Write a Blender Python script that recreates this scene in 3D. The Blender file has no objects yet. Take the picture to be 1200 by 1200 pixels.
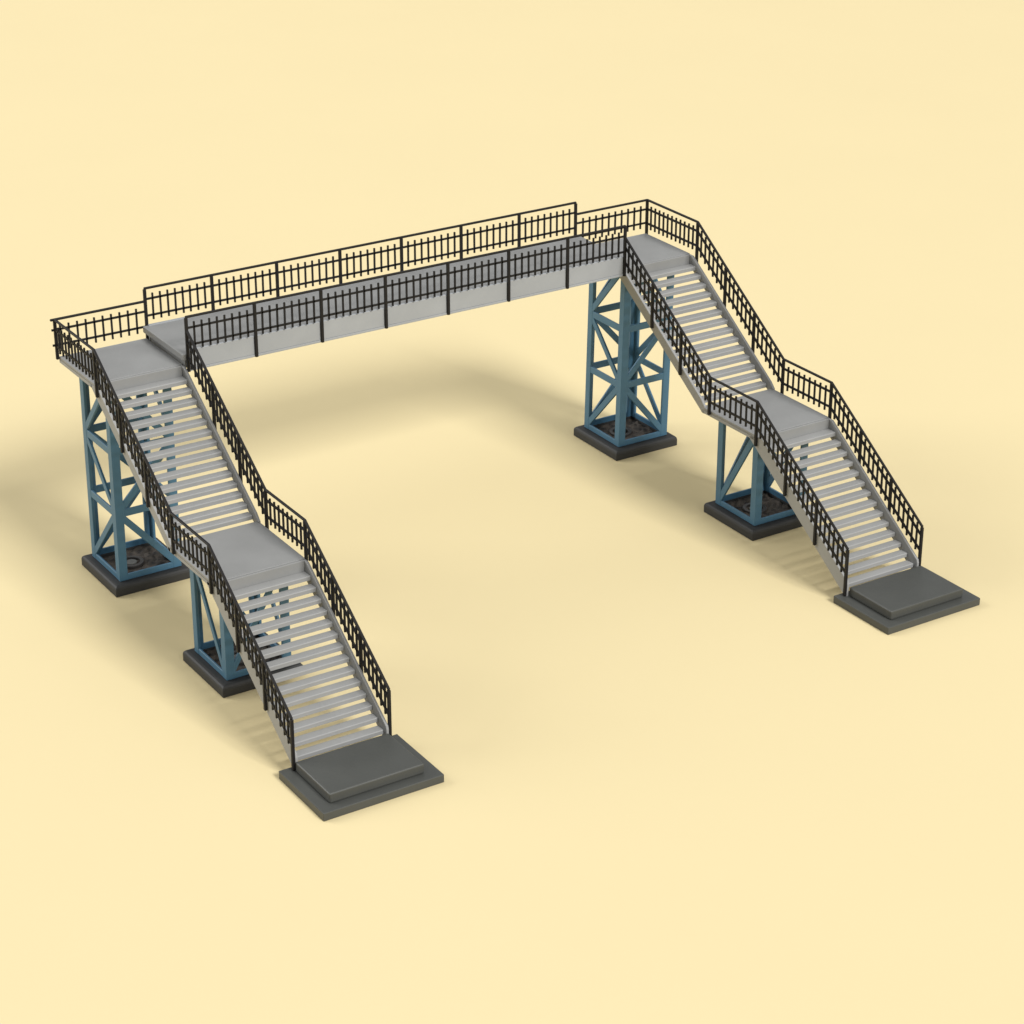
import bpy, bmesh, math, random
from mathutils import Vector, Matrix

random.seed(7)
S = 0.035                      # one working unit = stair width = 35 mm (the bridge is a tabletop model)
scene = bpy.context.scene
COL = scene.collection

# ------------------------------------------------------------------ materials
def plastic(name, col, rough=0.5, var=0.06, bump=0.12, scale=900.0, spec=0.4, speck=None):
    m = bpy.data.materials.new(name); m.use_nodes = True
    nt = m.node_tree; b = nt.nodes['Principled BSDF']
    tc = nt.nodes.new('ShaderNodeTexCoord')
    n1 = nt.nodes.new('ShaderNodeTexNoise'); n1.inputs['Scale'].default_value = scale * 0.08
    n1.inputs['Detail'].default_value = 5
    rmp = nt.nodes.new('ShaderNodeMapRange')
    rmp.inputs['From Min'].default_value = 0.3; rmp.inputs['From Max'].default_value = 0.7
    rmp.inputs['To Min'].default_value = 1 - var; rmp.inputs['To Max'].default_value = 1 + var
    mul = nt.nodes.new('ShaderNodeMix'); mul.data_type = 'RGBA'; mul.blend_type = 'MULTIPLY'
    mul.inputs['Factor'].default_value = 1.0
    mul.inputs['A'].default_value = (*col, 1)
    nt.links.new(tc.outputs['Object'], n1.inputs['Vector'])
    nt.links.new(n1.outputs['Fac'], rmp.inputs['Value'])
    cmb = nt.nodes.new('ShaderNodeCombineColor')
    for k in ('Red', 'Green', 'Blue'):
        nt.links.new(rmp.outputs['Result'], cmb.inputs[k])
    nt.links.new(cmb.outputs['Color'], mul.inputs['B'])
    out = mul.outputs['Result']
    if speck:
        v = nt.nodes.new('ShaderNodeTexVoronoi'); v.inputs['Scale'].default_value = speck[0]
        nt.links.new(tc.outputs['Object'], v.inputs['Vector'])
        mx = nt.nodes.new('ShaderNodeMix'); mx.data_type = 'RGBA'
        r2 = nt.nodes.new('ShaderNodeMapRange')
        r2.inputs['From Min'].default_value = 0.2; r2.inputs['From Max'].default_value = 0.6
        nt.links.new(v.outputs['Distance'], r2.inputs['Value'])
        nt.links.new(r2.outputs['Result'], mx.inputs['Factor'])
        nt.links.new(out, mx.inputs['A']); mx.inputs['B'].default_value = (*speck[1], 1)
        out = mx.outputs['Result']
    nt.links.new(out, b.inputs['Base Color'])
    b.inputs['Roughness'].default_value = rough
    b.inputs['Specular IOR Level'].default_value = spec
    n2 = nt.nodes.new('ShaderNodeTexNoise'); n2.inputs['Scale'].default_value = scale
    n2.inputs['Detail'].default_value = 3
    nt.links.new(tc.outputs['Object'], n2.inputs['Vector'])
    bp = nt.nodes.new('ShaderNodeBump'); bp.inputs['Strength'].default_value = bump
    bp.inputs['Distance'].default_value = 0.0002
    nt.links.new(n2.outputs['Fac'], bp.inputs['Height'])
    nt.links.new(bp.outputs['Normal'], b.inputs['Normal'])
    return m

M_GREY = plastic('light_grey_plastic', (0.268, 0.268, 0.259), 0.6)
M_DECK = plastic('pale_grey_plastic', (0.222, 0.223, 0.216), 0.5)
M_FASCIA_LIT = plastic('fascia_lit_grey_plastic', (0.276, 0.286, 0.292), 0.5)  # deck grey made lighter: stronger front light on the fascias put into the colour
M_BLUE = plastic('blue_plastic', (0.056, 0.142, 0.220), 0.45, var=0.08)
M_BLACK = plastic('black_plastic', (0.0095, 0.0085, 0.0080), 0.55, spec=0.25, var=0.1)
M_STONE = plastic('dark_grey_plastic', (0.030, 0.030, 0.029), 0.6, var=0.1)
M_STEP = plastic('mid_grey_plastic', (0.058, 0.060, 0.054), 0.45, var=0.06)
M_RUBBLE = plastic('dark_brown_rubble', (0.020, 0.017, 0.015), 0.7, var=0.5, bump=0.8, scale=700, speck=(330, (0.080, 0.066, 0.053)))
M_RING = plastic('dark_socket', (0.052, 0.047, 0.043), 0.35)
M_DISC = plastic('glossy_socket_floor', (0.13, 0.13, 0.12), 0.2)
M_PAPER = plastic('pale_yellow_card', (0.622, 0.523, 0.303), 0.9, var=0.006, bump=0.02, scale=120, spec=0.05)

# ------------------------------------------------------------------ mesh helpers
class MB:
    """collects solids in working units; build() links them as ONE mesh object"""
    def __init__(self, T=None):
        self.v = []; self.f = []; self.T = T
    def _add(self, vs, fs):
        o = len(self.v)
        self.v += [Vector(p) for p in vs]; self.f += [[i + o for i in f] for f in fs]
    def box(self, x0, x1, y0, y1, z0, z1, inset=0.0):
        i = inset
        self._add([(x0, y0, z0), (x1, y0, z0), (x1, y1, z0), (x0, y1, z0),
                   (x0 + i, y0 + i, z1), (x1 - i, y0 + i, z1), (x1 - i, y1 - i, z1), (x0 + i, y1 - i, z1)],
                  [(3, 2, 1, 0), (4, 5, 6, 7), (0, 1, 5, 4), (1, 2, 6, 5), (2, 3, 7, 6), (3, 0, 4, 7)])
    def prism(self, poly, axis, a, b):
        """poly of 2D points extruded along axis from a to b (x: (y,z); y: (x,z); z: (x,y))"""
        mk = {'x': lambda p, t: (t, p[0], p[1]), 'y': lambda p, t: (p[0], t, p[1]), 'z': lambda p, t: (p[0], p[1], t)}[axis]
        n = len(poly)
        self._add([mk(p, a) for p in poly] + [mk(p, b) for p in poly],
                  [list(range(n))[::-1], list(range(n, 2 * n))] + [(i, (i + 1) % n, n + (i + 1) % n, n + i) for i in range(n)])
    def bar(self, p, q, w, h, side=(0, 0, 1)):
        """bar from p to q; h along 'side' (made perpendicular), w along the third direction"""
        p = Vector(p); q = Vector(q); d = (q - p).normalized()
        s = Vector(side); s = (s - d * s.dot(d)).normalized(); t = d.cross(s)
        c = [(-1, -1), (1, -1), (1, 1), (-1, 1)]
        self._add([p + t * (a * w / 2) + s * (b * h / 2) for a, b in c] + [q + t * (a * w / 2) + s * (b * h / 2) for a, b in c],
                  [(3, 2, 1, 0), (4, 5, 6, 7)] + [(i, (i + 1) % 4, 4 + (i + 1) % 4, 4 + i) for i in range(4)])
    def ring(self, c, r0, r1, z0, z1, n=28):
        cx, cy = c; vs = []; fs = []
        for i in range(n):
            a = 2 * math.pi * i / n; ca, sa = math.cos(a), math.sin(a)
            vs += [(cx + r0 * ca, cy + r0 * sa, z0), (cx + r1 * ca, cy + r1 * sa, z0),
                   (cx + r1 * ca, cy + r1 * sa, z1), (cx + r0 * ca, cy + r0 * sa, z1)]
        for i in range(n):
            a = 4 * i; b = 4 * ((i + 1) % n)
            for k in range(4):
                fs.append((a + k, b + k, b + (k + 1) % 4, a + (k + 1) % 4))
        self._add(vs, fs)
    def disc(self, c, r, z0, z1, n=24):
        self.prism([(c[0] + r * math.cos(2 * math.pi * i / n), c[1] + r * math.sin(2 * math.pi * i / n)) for i in range(n)], 'z', z0, z1)
    def build(self, name, mat, parent=None, bevel=0.0, seg=2):
        vs = [self.T(p) if self.T else p for p in self.v]
        me = bpy.data.meshes.new(name)
        me.from_pydata([tuple(Vector(p) * S) for p in vs], [], self.f)
        bm = bmesh.new(); bm.from_mesh(me)
        bmesh.ops.recalc_face_normals(bm, faces=bm.faces); bm.to_mesh(me); bm.free()
        me.materials.append(mat)
        o = bpy.data.objects.new(name, me); COL.objects.link(o)
        if parent: o.parent = parent
        if bevel:
            b = o.modifiers.new('bevel', 'BEVEL'); b.width = bevel * S; b.segments = seg
            b.limit_method = 'ANGLE'; b.angle_limit = math.radians(40)
            for p in me.polygons: p.use_smooth = False
        return o

# ------------------------------------------------------------------ dimensions (from the photograph)
L = 6.339                       # inner rail of the right staircase
D = 0.988                       # depth of the top landing
M1, M2, E_ = 2.605, 3.421, 4.972
ZT, ZM, ZE, ZD = 2.840, 1.713, 0.625, 2.980     # top-rail heights: landing, middle landing, foot, deck
FT, FM, FB = 2.442, 1.320, 0.151                # floors: landing, middle landing, top of the foot block
GROUND_TO = 0.0

def T_left(p): return p
def T_right(p):
    x, y, z = p
    return Vector((L + x + 0.014 * (-y), y + 0.0195 * min(1.0, max(0.0, -y / 0.9)), z))

bridge = bpy.data.objects.new('footbridge', None); COL.objects.link(bridge)
bridge['label'] = 'grey and blue model railway footbridge with black railings and two staircases on yellow card'
bridge['category'] = 'footbridge'

# ------------------------------------------------------------------ railings
RW = 0.022
def run(name, pts, posts, bays, T, axis, offs, pick, post_down, thin=0.022, rh=0.020, pw=0.0175):
    """pts: polyline of the top rail; posts: parameters (index along the run axis) with depth; bays: [(a, b, n)] picket bays.
    axis 'y': the railing lies in a plane of constant x, 'x': of constant y"""
    k = 1 if axis == 'y' else 0
    side = (0, 0, 1)
    nrm = (1, 0, 0) if axis == 'y' else (0, 1, 0)
    def at(t):
        for a, b in zip(pts, pts[1:]):
            lo, hi = sorted((a[k], b[k]))
            if lo - 1e-6 <= t <= hi + 1e-6:
                u = (t - a[k]) / (b[k] - a[k])
                return Vector(a).lerp(Vector(b), u)
        raise ValueError((name, t))
    r = MB(T)
    for a, b in zip(pts, pts[1:]):
        a = Vector(a); b = Vector(b); d = (b - a).normalized() * 0.006
        r.bar(a - d, b + d, thin + 0.004, 0.022, side)
    root = r.build(name, M_BLACK, bridge, 0.004, 1)
    for t, dn in posts:
        p = at(t); m = MB(T)
        m.bar(p + Vector((0, 0, -0.010)), p + Vector((0, 0, -dn)), 0.030 if axis == 'y' else thin + 0.008, thin + 0.008 if axis == 'y' else 0.030,
              nrm if axis == 'y' else (1, 0, 0))
        m.build('post', M_BLACK, root, 0.003, 1)
    for a, b, n in bays:
        m = MB(T); pa = at(a); pb = at(b)
        ptop = 0.062 if abs(pa.z - pb.z) < 1e-6 else pick[0]
        for o in offs:
            m.bar(pa + Vector((0, 0, -o)), pb + Vector((0, 0, -o)), thin - 0.005, rh, side)
        for i in range(1, n + 1):
            p = pa.lerp(pb, i / (n + 1))
            j = random.uniform(-0.003, 0.003)
            q = p + Vector((0, j, 0) if axis == 'y' else (j, 0, 0))
            m.bar(p + Vector((0, 0, -ptop)), q + Vector((0, 0, -pick[1])), pw, thin - 0.005, nrm)
        m.build('picket_panel', M_BLACK, root)
    return root

OFF = (0.118, 0.300); PICK = (0.062, 0.350)
# deck railings: seven bays each
for y in (-D, 0.0):
    xs = [1.0 + (L - 1.0) * i / 7 for i in range(8)]
    run('deck_railing', [(1.0, y, ZD), (L, y, ZD)], [(x, 0.585) for x in xs],
        [(a, b, 8) for a, b in zip(xs, xs[1:])], None, 'x', OFF, PICK, None)
# railing along the rear edge of each landing
for T, x0, x1 in ((T_left, -0.04, 0.985), (T_right, 0.015, 1.0)):
    pp = [(0.0, 0.43)] if T is T_left else [(1.0, 0.43)]
    run('landing_railing', [(x0, 0.0, ZT), (x1, 0.0, ZT)], pp, [(x0, x1, 10)], T, 'x', (0.110, 0.275), (0.066, 0.336), None)
# railings down both sides of both staircases
def stair_railing(T, x, outer):
    ya = 0.0 if outer else -D
    pts = ([(x, 0.0, ZT)] if outer else []) + [(x, -D, ZT), (x, -M1, ZM), (x, -M2, ZM), (x, -E_, ZE)]
    f1 = [-D - (M1 - D) * i / 3 for i in range(4)]
    f2 = [-M2 - (E_ - M2) * i / 3 for i in range(4)]
    posts = [(t, 0.525) for t in f1[1:3] + f2[1:3]] + [(-M1, 0.432), (-M2, 0.505), (-E_, 0.535)]
    if outer: posts += [(-D, 0.505)]
    bays = [(a, b, 6) for a, b in zip(f1, f1[1:])] + [(-M1, -M2, 8)] + [(a, b, 6) for a, b in zip(f2, f2[1:])]
    if outer: bays = [(0.0, -D, 11)] + bays
    run('stair_railing', pts, posts, bays, T, 'y', (0.108, 0.282), (0.028, 0.345), None, rh=0.022, pw=0.0170)
stair_railing(T_left, 0.0, True); stair_railing(T_left, 1.0, False)
stair_railing(T_right, 0.0, False); stair_railing(T_right, 1.0, True)

# ------------------------------------------------------------------ deck
m = MB()
m.box(0.946, L + 0.054, -0.972, -0.016, 2.515, 2.580)
deck = m.build('deck', M_DECK, bridge, 0.006)
m = MB(); m.box(1.002, L - 0.002, -0.900, -0.090, 2.405, 2.513); m.build('deck_beam', M_DECK, deck)
for y0, y1, lip in ((-0.9725, -0.940, 2.618), (-0.048, -0.0155, 2.592)):
    m = MB()
    m.box(1.004, L - 0.004, y0 - 0.002, y1 + 0.002, 2.418, lip)
    m.box(1.004, L - 0.004, y0 - 0.008, y1 + 0.008, 2.392, 2.418)
    m.build('fascia', M_FASCIA_LIT, deck, 0.004)

# ------------------------------------------------------------------ landings and stair flights
RUN, D0, D1 = 0.104, 0.880, 3.430
X0, X1, TH = 0.014, 0.986, 0.028
def staircase(T):
    for (ya, yb, z) in ((-0.006, -D0, FT), (-2.448, -D1, FM)):
        m = MB(T)
        m.box(X0 + 0.001, X1 - 0.001, yb, ya, z - 0.030, z)
        la = m.build('landing', M_DECK, bridge, 0.006)
        m = MB(T)
        for xa in (X0, X1 - TH): m.box(xa, xa + TH, yb + 0.06, ya - 0.001, z - 0.066, z - 0.031)
        m.box(X0 + TH, X1 - TH, ya - 0.08, ya - 0.03, z - 0.066, z - 0.031)
        m.build('edge_beam', M_GREY, la)
    for (d0, ztop, rise, poly) in (
        (D0, FT, 0.0748, [(-0.80, 2.384), (-0.80, 2.409), (-0.882, 2.411), (-0.884, 2.434), (-0.955, 2.434), (-2.44, 1.398), (-2.50, 1.335), (-2.50, 1.247), (-2.462, 1.249)]),
        (D1, FM, 0.0779, [(-3.30, 1.246), (-3.30, 1.286), (-3.432, 1.288), (-3.434, 1.312), (-3.505, 1.312), (-4.975, 0.250), (-4.985, 0.215), (-4.985, 0.079), (-4.945, 0.079)])):
        m = MB(T)
        m.box(X0 + TH + 0.001, X1 - TH - 0.001, -d0 - 0.034, -d0 - 0.010, ztop - rise * 1.47 - 0.036, ztop - 0.004)
        fl = m.build('stair_flight', M_DECK, bridge, 0.004)
        for xa in (X0, X1 - TH):
            m = MB(T); m.prism(poly, 'x', xa, xa + TH); m.build('stringer', M_GREY, fl, 0.004, 1)
        for i in range(1, 15):
            yf = -d0 - RUN * (i + 0.47); z = ztop - rise * (i + 0.47)
            m = MB(T)
            jz = random.uniform(-0.0015, 0.0015)
            yb = yf + (0.100 if i > 1 else 0.116)
            m.prism([(yb, z + jz), (yf + 0.007, z + jz), (yf + 0.0015, z + jz - 0.003), (yf, z + jz - 0.008), (yf + 0.002, z + jz - 0.047), (yb, z + jz - 0.018)],
                    'x', X0 + TH + 0.001, X1 - TH - 0.001)
            m.build('tread', M_GREY, fl, 0.002, 1)
staircase(T_left); staircase(T_right)

# ------------------------------------------------------------------ foot steps
for T in (T_left, T_right):
    q = 0.031 if T is T_right else 0.0
    m = MB(T); m.box(-0.117 + q, 1.117 + q, -5.752, -4.899, 0.0, 0.083)
    st = m.build('entrance_step', M_STEP, bridge, 0.007, 2)
    m = MB(T); m.box(0.008 + q, 0.976 + q, -5.642, -4.990, 0.0835, 0.185)
    m.build('upper_step', M_STEP, st, 0.016, 3)

# ------------------------------------------------------------------ support towers on their plinths
def tower(x0, x1, y0, y1, top, levels, diags, lean=0.0, px=0.09, bw=0.070):
    zb = 0.120
    # plinth with a sunk rubble floor
    m = MB(); a, b, c, d = x0 - px, x1 + px, y0 - px, y1 + px
    w = 0.115
    loops = [(0, 0), (0, 0.078), (0.006, 0.100), (0.020, 0.114), (0.042, zb), (w, zb), (w, 0.060)]
    vv = []
    for (t, z) in loops:
        vv += [(a + t, c + t, z), (b - t, c + t, z), (b - t, d - t, z), (a + t, d - t, z)]
    ff = [(3, 2, 1, 0), (24, 25, 26, 27)]
    for k in range(len(loops) - 1):
        for e in range(4):
            ff.append((4 * k + e, 4 * k + (e + 1) % 4, 4 * k + 4 + (e + 1) % 4, 4 * k + 4 + e))
    m._add(vv, ff)
    pl = m.build('foundation_block', M_STONE, bridge, 0.006)
    m = MB(); n = 14
    g0, g1, h0, h1 = a + w + 0.004, b - w - 0.004, c + w + 0.004, d - w - 0.004
    vs = []; fs = []
    for r in range(n + 1):
        for q in range(n + 1):
            vs.append((g0 + (g1 - g0) * q / n, h0 + (h1 - h0) * r / n, 0.094 + random.uniform(-0.012, 0.016)))
    for r in range(n):
        for q in range(n):
            o = r * (n + 1) + q; fs.append((o, o + 1, o + n + 2, o + n + 1))
    m._add(vs, fs); m.build('rubble_floor', M_RUBBLE, pl)
    cx, cy = (x0 + x1) / 2 - 0.05, (y0 + y1) / 2 + 0.03
    m = MB(); m.ring((cx, cy), 0.092, 0.134, 0.090, 0.122); m.build('socket_ring', M_RING, pl, 0.005)
    m = MB(); m.disc((cx, cy), 0.062, 0.090, 0.116); m.build('socket', M_DISC, pl, 0.006)
    # blue lattice tower: four angle legs
    def TL(p): return Vector((p[0] + lean * (p[2] - zb), p[1], p[2]))
    F, K = 0.092, 0.030
    HZ = 0.082
    def girdle(m, z0, z1):
        h = 0.005
        m.box(x0 + K - h, x1 - K + h, y0 + 0.003, y0 + K - h, z0, z1); m.box(x0 + K - h, x1 - K + h, y1 - K + h, y1 - 0.003, z0, z1)
        m.box(x0 + 0.003, x0 + K - h, y0 + K - 2 * h, y1 - K + 2 * h, z0 + 0.001, z1 - 0.001); m.box(x1 - K + h, x1 - 0.003, y0 + K - 2 * h, y1 - K + 2 * h, z0 + 0.001, z1 - 0.001)
    m = MB(TL); girdle(m, zb + 0.001, zb + 0.068)
    tw = m.build('support_tower', M_BLUE, bridge, 0.004, 1)
    for za, zc in [(z - HZ / 2, z + HZ / 2) for z in levels] + [(top - 0.07, top)]:
        m = MB(TL); girdle(m, za, zc); m.build('cross_frame', M_BLUE, tw, 0.004, 1)
    for (cx, sx) in ((x0, 1), (x1, -1)):
        for (cy, sy) in ((y0, 1), (y1, -1)):
            m = MB(TL)
            poly = [(cx, cy), (cx + sx * F, cy), (cx + sx * F, cy + sy * K), (cx + sx * K, cy + sy * K), (cx + sx * K, cy + sy * F), (cx, cy + sy * F)]
            m.prism(poly, 'z', zb + 0.002, top + 0.002)
            m.build('leg', M_BLUE, tw, 0.004, 1)
    zs = [zb + 0.068] + list(levels) + [top - 0.03]
    e = 0.012
    for face, pat in diags.items():
        for i, up in enumerate(pat):
            if up == '.': continue
            za, zc = zs[i] + (0.0 if i == 0 else HZ / 2), zs[i + 1] - HZ / 2 + 0.01
            p, q = {'left': ((x0 + K * .5, y1 - 0.06), (x0 + K * .5, y0 + 0.06)), 'right': ((x1 - K * .5, y1 - 0.06), (x1 - K * .5, y0 + 0.06)),
                    'front': ((x0 + 0.06, y0 + K * .5), (x1 - 0.06, y0 + K * .5)), 'back': ((x0 + 0.06, y1 - K * .5), (x1 - 0.06, y1 - K * .5))}[face]
            z0, z1 = (za, zc) if up == '/' else (zc, za)
            m = MB(TL)
            n = (1, 0, 0) if face in ('left', 'right') else (0, 1, 0)
            m.bar((*p, z0), (*q, z1), bw, 0.026, n)
            m.build('brace', M_BLUE, tw, 0.004, 1)
    return tw

LV = (0.885, 1.575)
tower(0.196, 0.900, -0.722, 0.004, 2.372, LV, {'left': '/\\/', 'front': '\\/\\', 'right': '\\/\\', 'back': '/\\/'}, lean=0.008)
tower(6.562, 7.258, -0.628, 0.098, 2.372, LV, {'left': '/\\/', 'front': '\\/\\', 'right': '\\/\\', 'back': '/\\/'}, lean=0.022)
tower(0.198, 0.900, -3.218, -2.500, 1.250, (), {'left': '\\', 'front': '/', 'right': '\\', 'back': '\\'}, bw=0.062)
tower(6.596, 7.296, -3.186, -2.470, 1.250, (), {'left': '/', 'front': '\\', 'right': '/', 'back': '/'}, bw=0.072)

# ------------------------------------------------------------------ ground card
me = bpy.data.meshes.new('ground'); g = 260 * S
me.from_pydata([(-g, -g, 0), (g, -g, 0), (g, g, 0), (-g, g, 0)], [], [(0, 1, 2, 3)])
me.materials.append(M_PAPER)
go = bpy.data.objects.new('ground', me); COL.objects.link(go)
go.location = (3.6 * S, 0, -0.0004 * S); go['kind'] = 'structure'

# ------------------------------------------------------------------ lamps: a softbox at the right front and a large weak one overhead
def softbox(name, direction, dist, size, power, col):
    li = bpy.data.lights.new(name, 'AREA'); li.shape = 'SQUARE'; li.size = size; li.energy = power; li.color = col
    o = bpy.data.objects.new(name, li); COL.objects.link(o)
    d = Vector(direction).normalized(); c = Vector((3.6, -2.0, 0)) * S
    o.location = c + d * dist
    o.rotation_euler = (-d).to_track_quat('-Z', 'Y').to_euler()
    return o
softbox('key_softbox', (0.18, -1.23, 1.0), 26.0, 7.0, 8150, (1.0, 0.99, 0.985))
softbox('side_softbox', (-1.0, 0.95, 0.70), 9.0, 4.5, 490, (1.0, 1.0, 1.0))
softbox('overhead_softbox', (-0.05, 0.15, 1.0), 8.0, 8.5, 200, (1.0, 1.0, 1.0))

w = bpy.data.worlds.new('World'); scene.world = w; w.use_nodes = True
bg = w.node_tree.nodes['Background']; bg.inputs['Color'].default_value = (0.97, 0.985, 1.0, 1); bg.inputs['Strength'].default_value = 0.40

# ------------------------------------------------------------------ camera
cam = bpy.data.cameras.new('camera'); co = bpy.data.objects.new('camera', cam); COL.objects.link(co)
cam.sensor_width = 36; cam.sensor_fit = 'HORIZONTAL'; cam.lens = 2822.75 / 1200 * 36
cam.clip_start = 0.01; cam.clip_end = 60
co.location = Vector((-8.33219, -21.80988, 11.45645)) * S
co.rotation_euler = (math.pi / 2 - 0.4398, 0, -0.5646)
scene.camera = co

vs = scene.view_settings
vs.view_transform = 'Standard'; vs.look = 'None'; vs.gamma = 1; vs.exposure = 0; vs.use_curve_mapping = False
scene.cycles.max_bounces = 8; scene.cycles.diffuse_bounces = 5
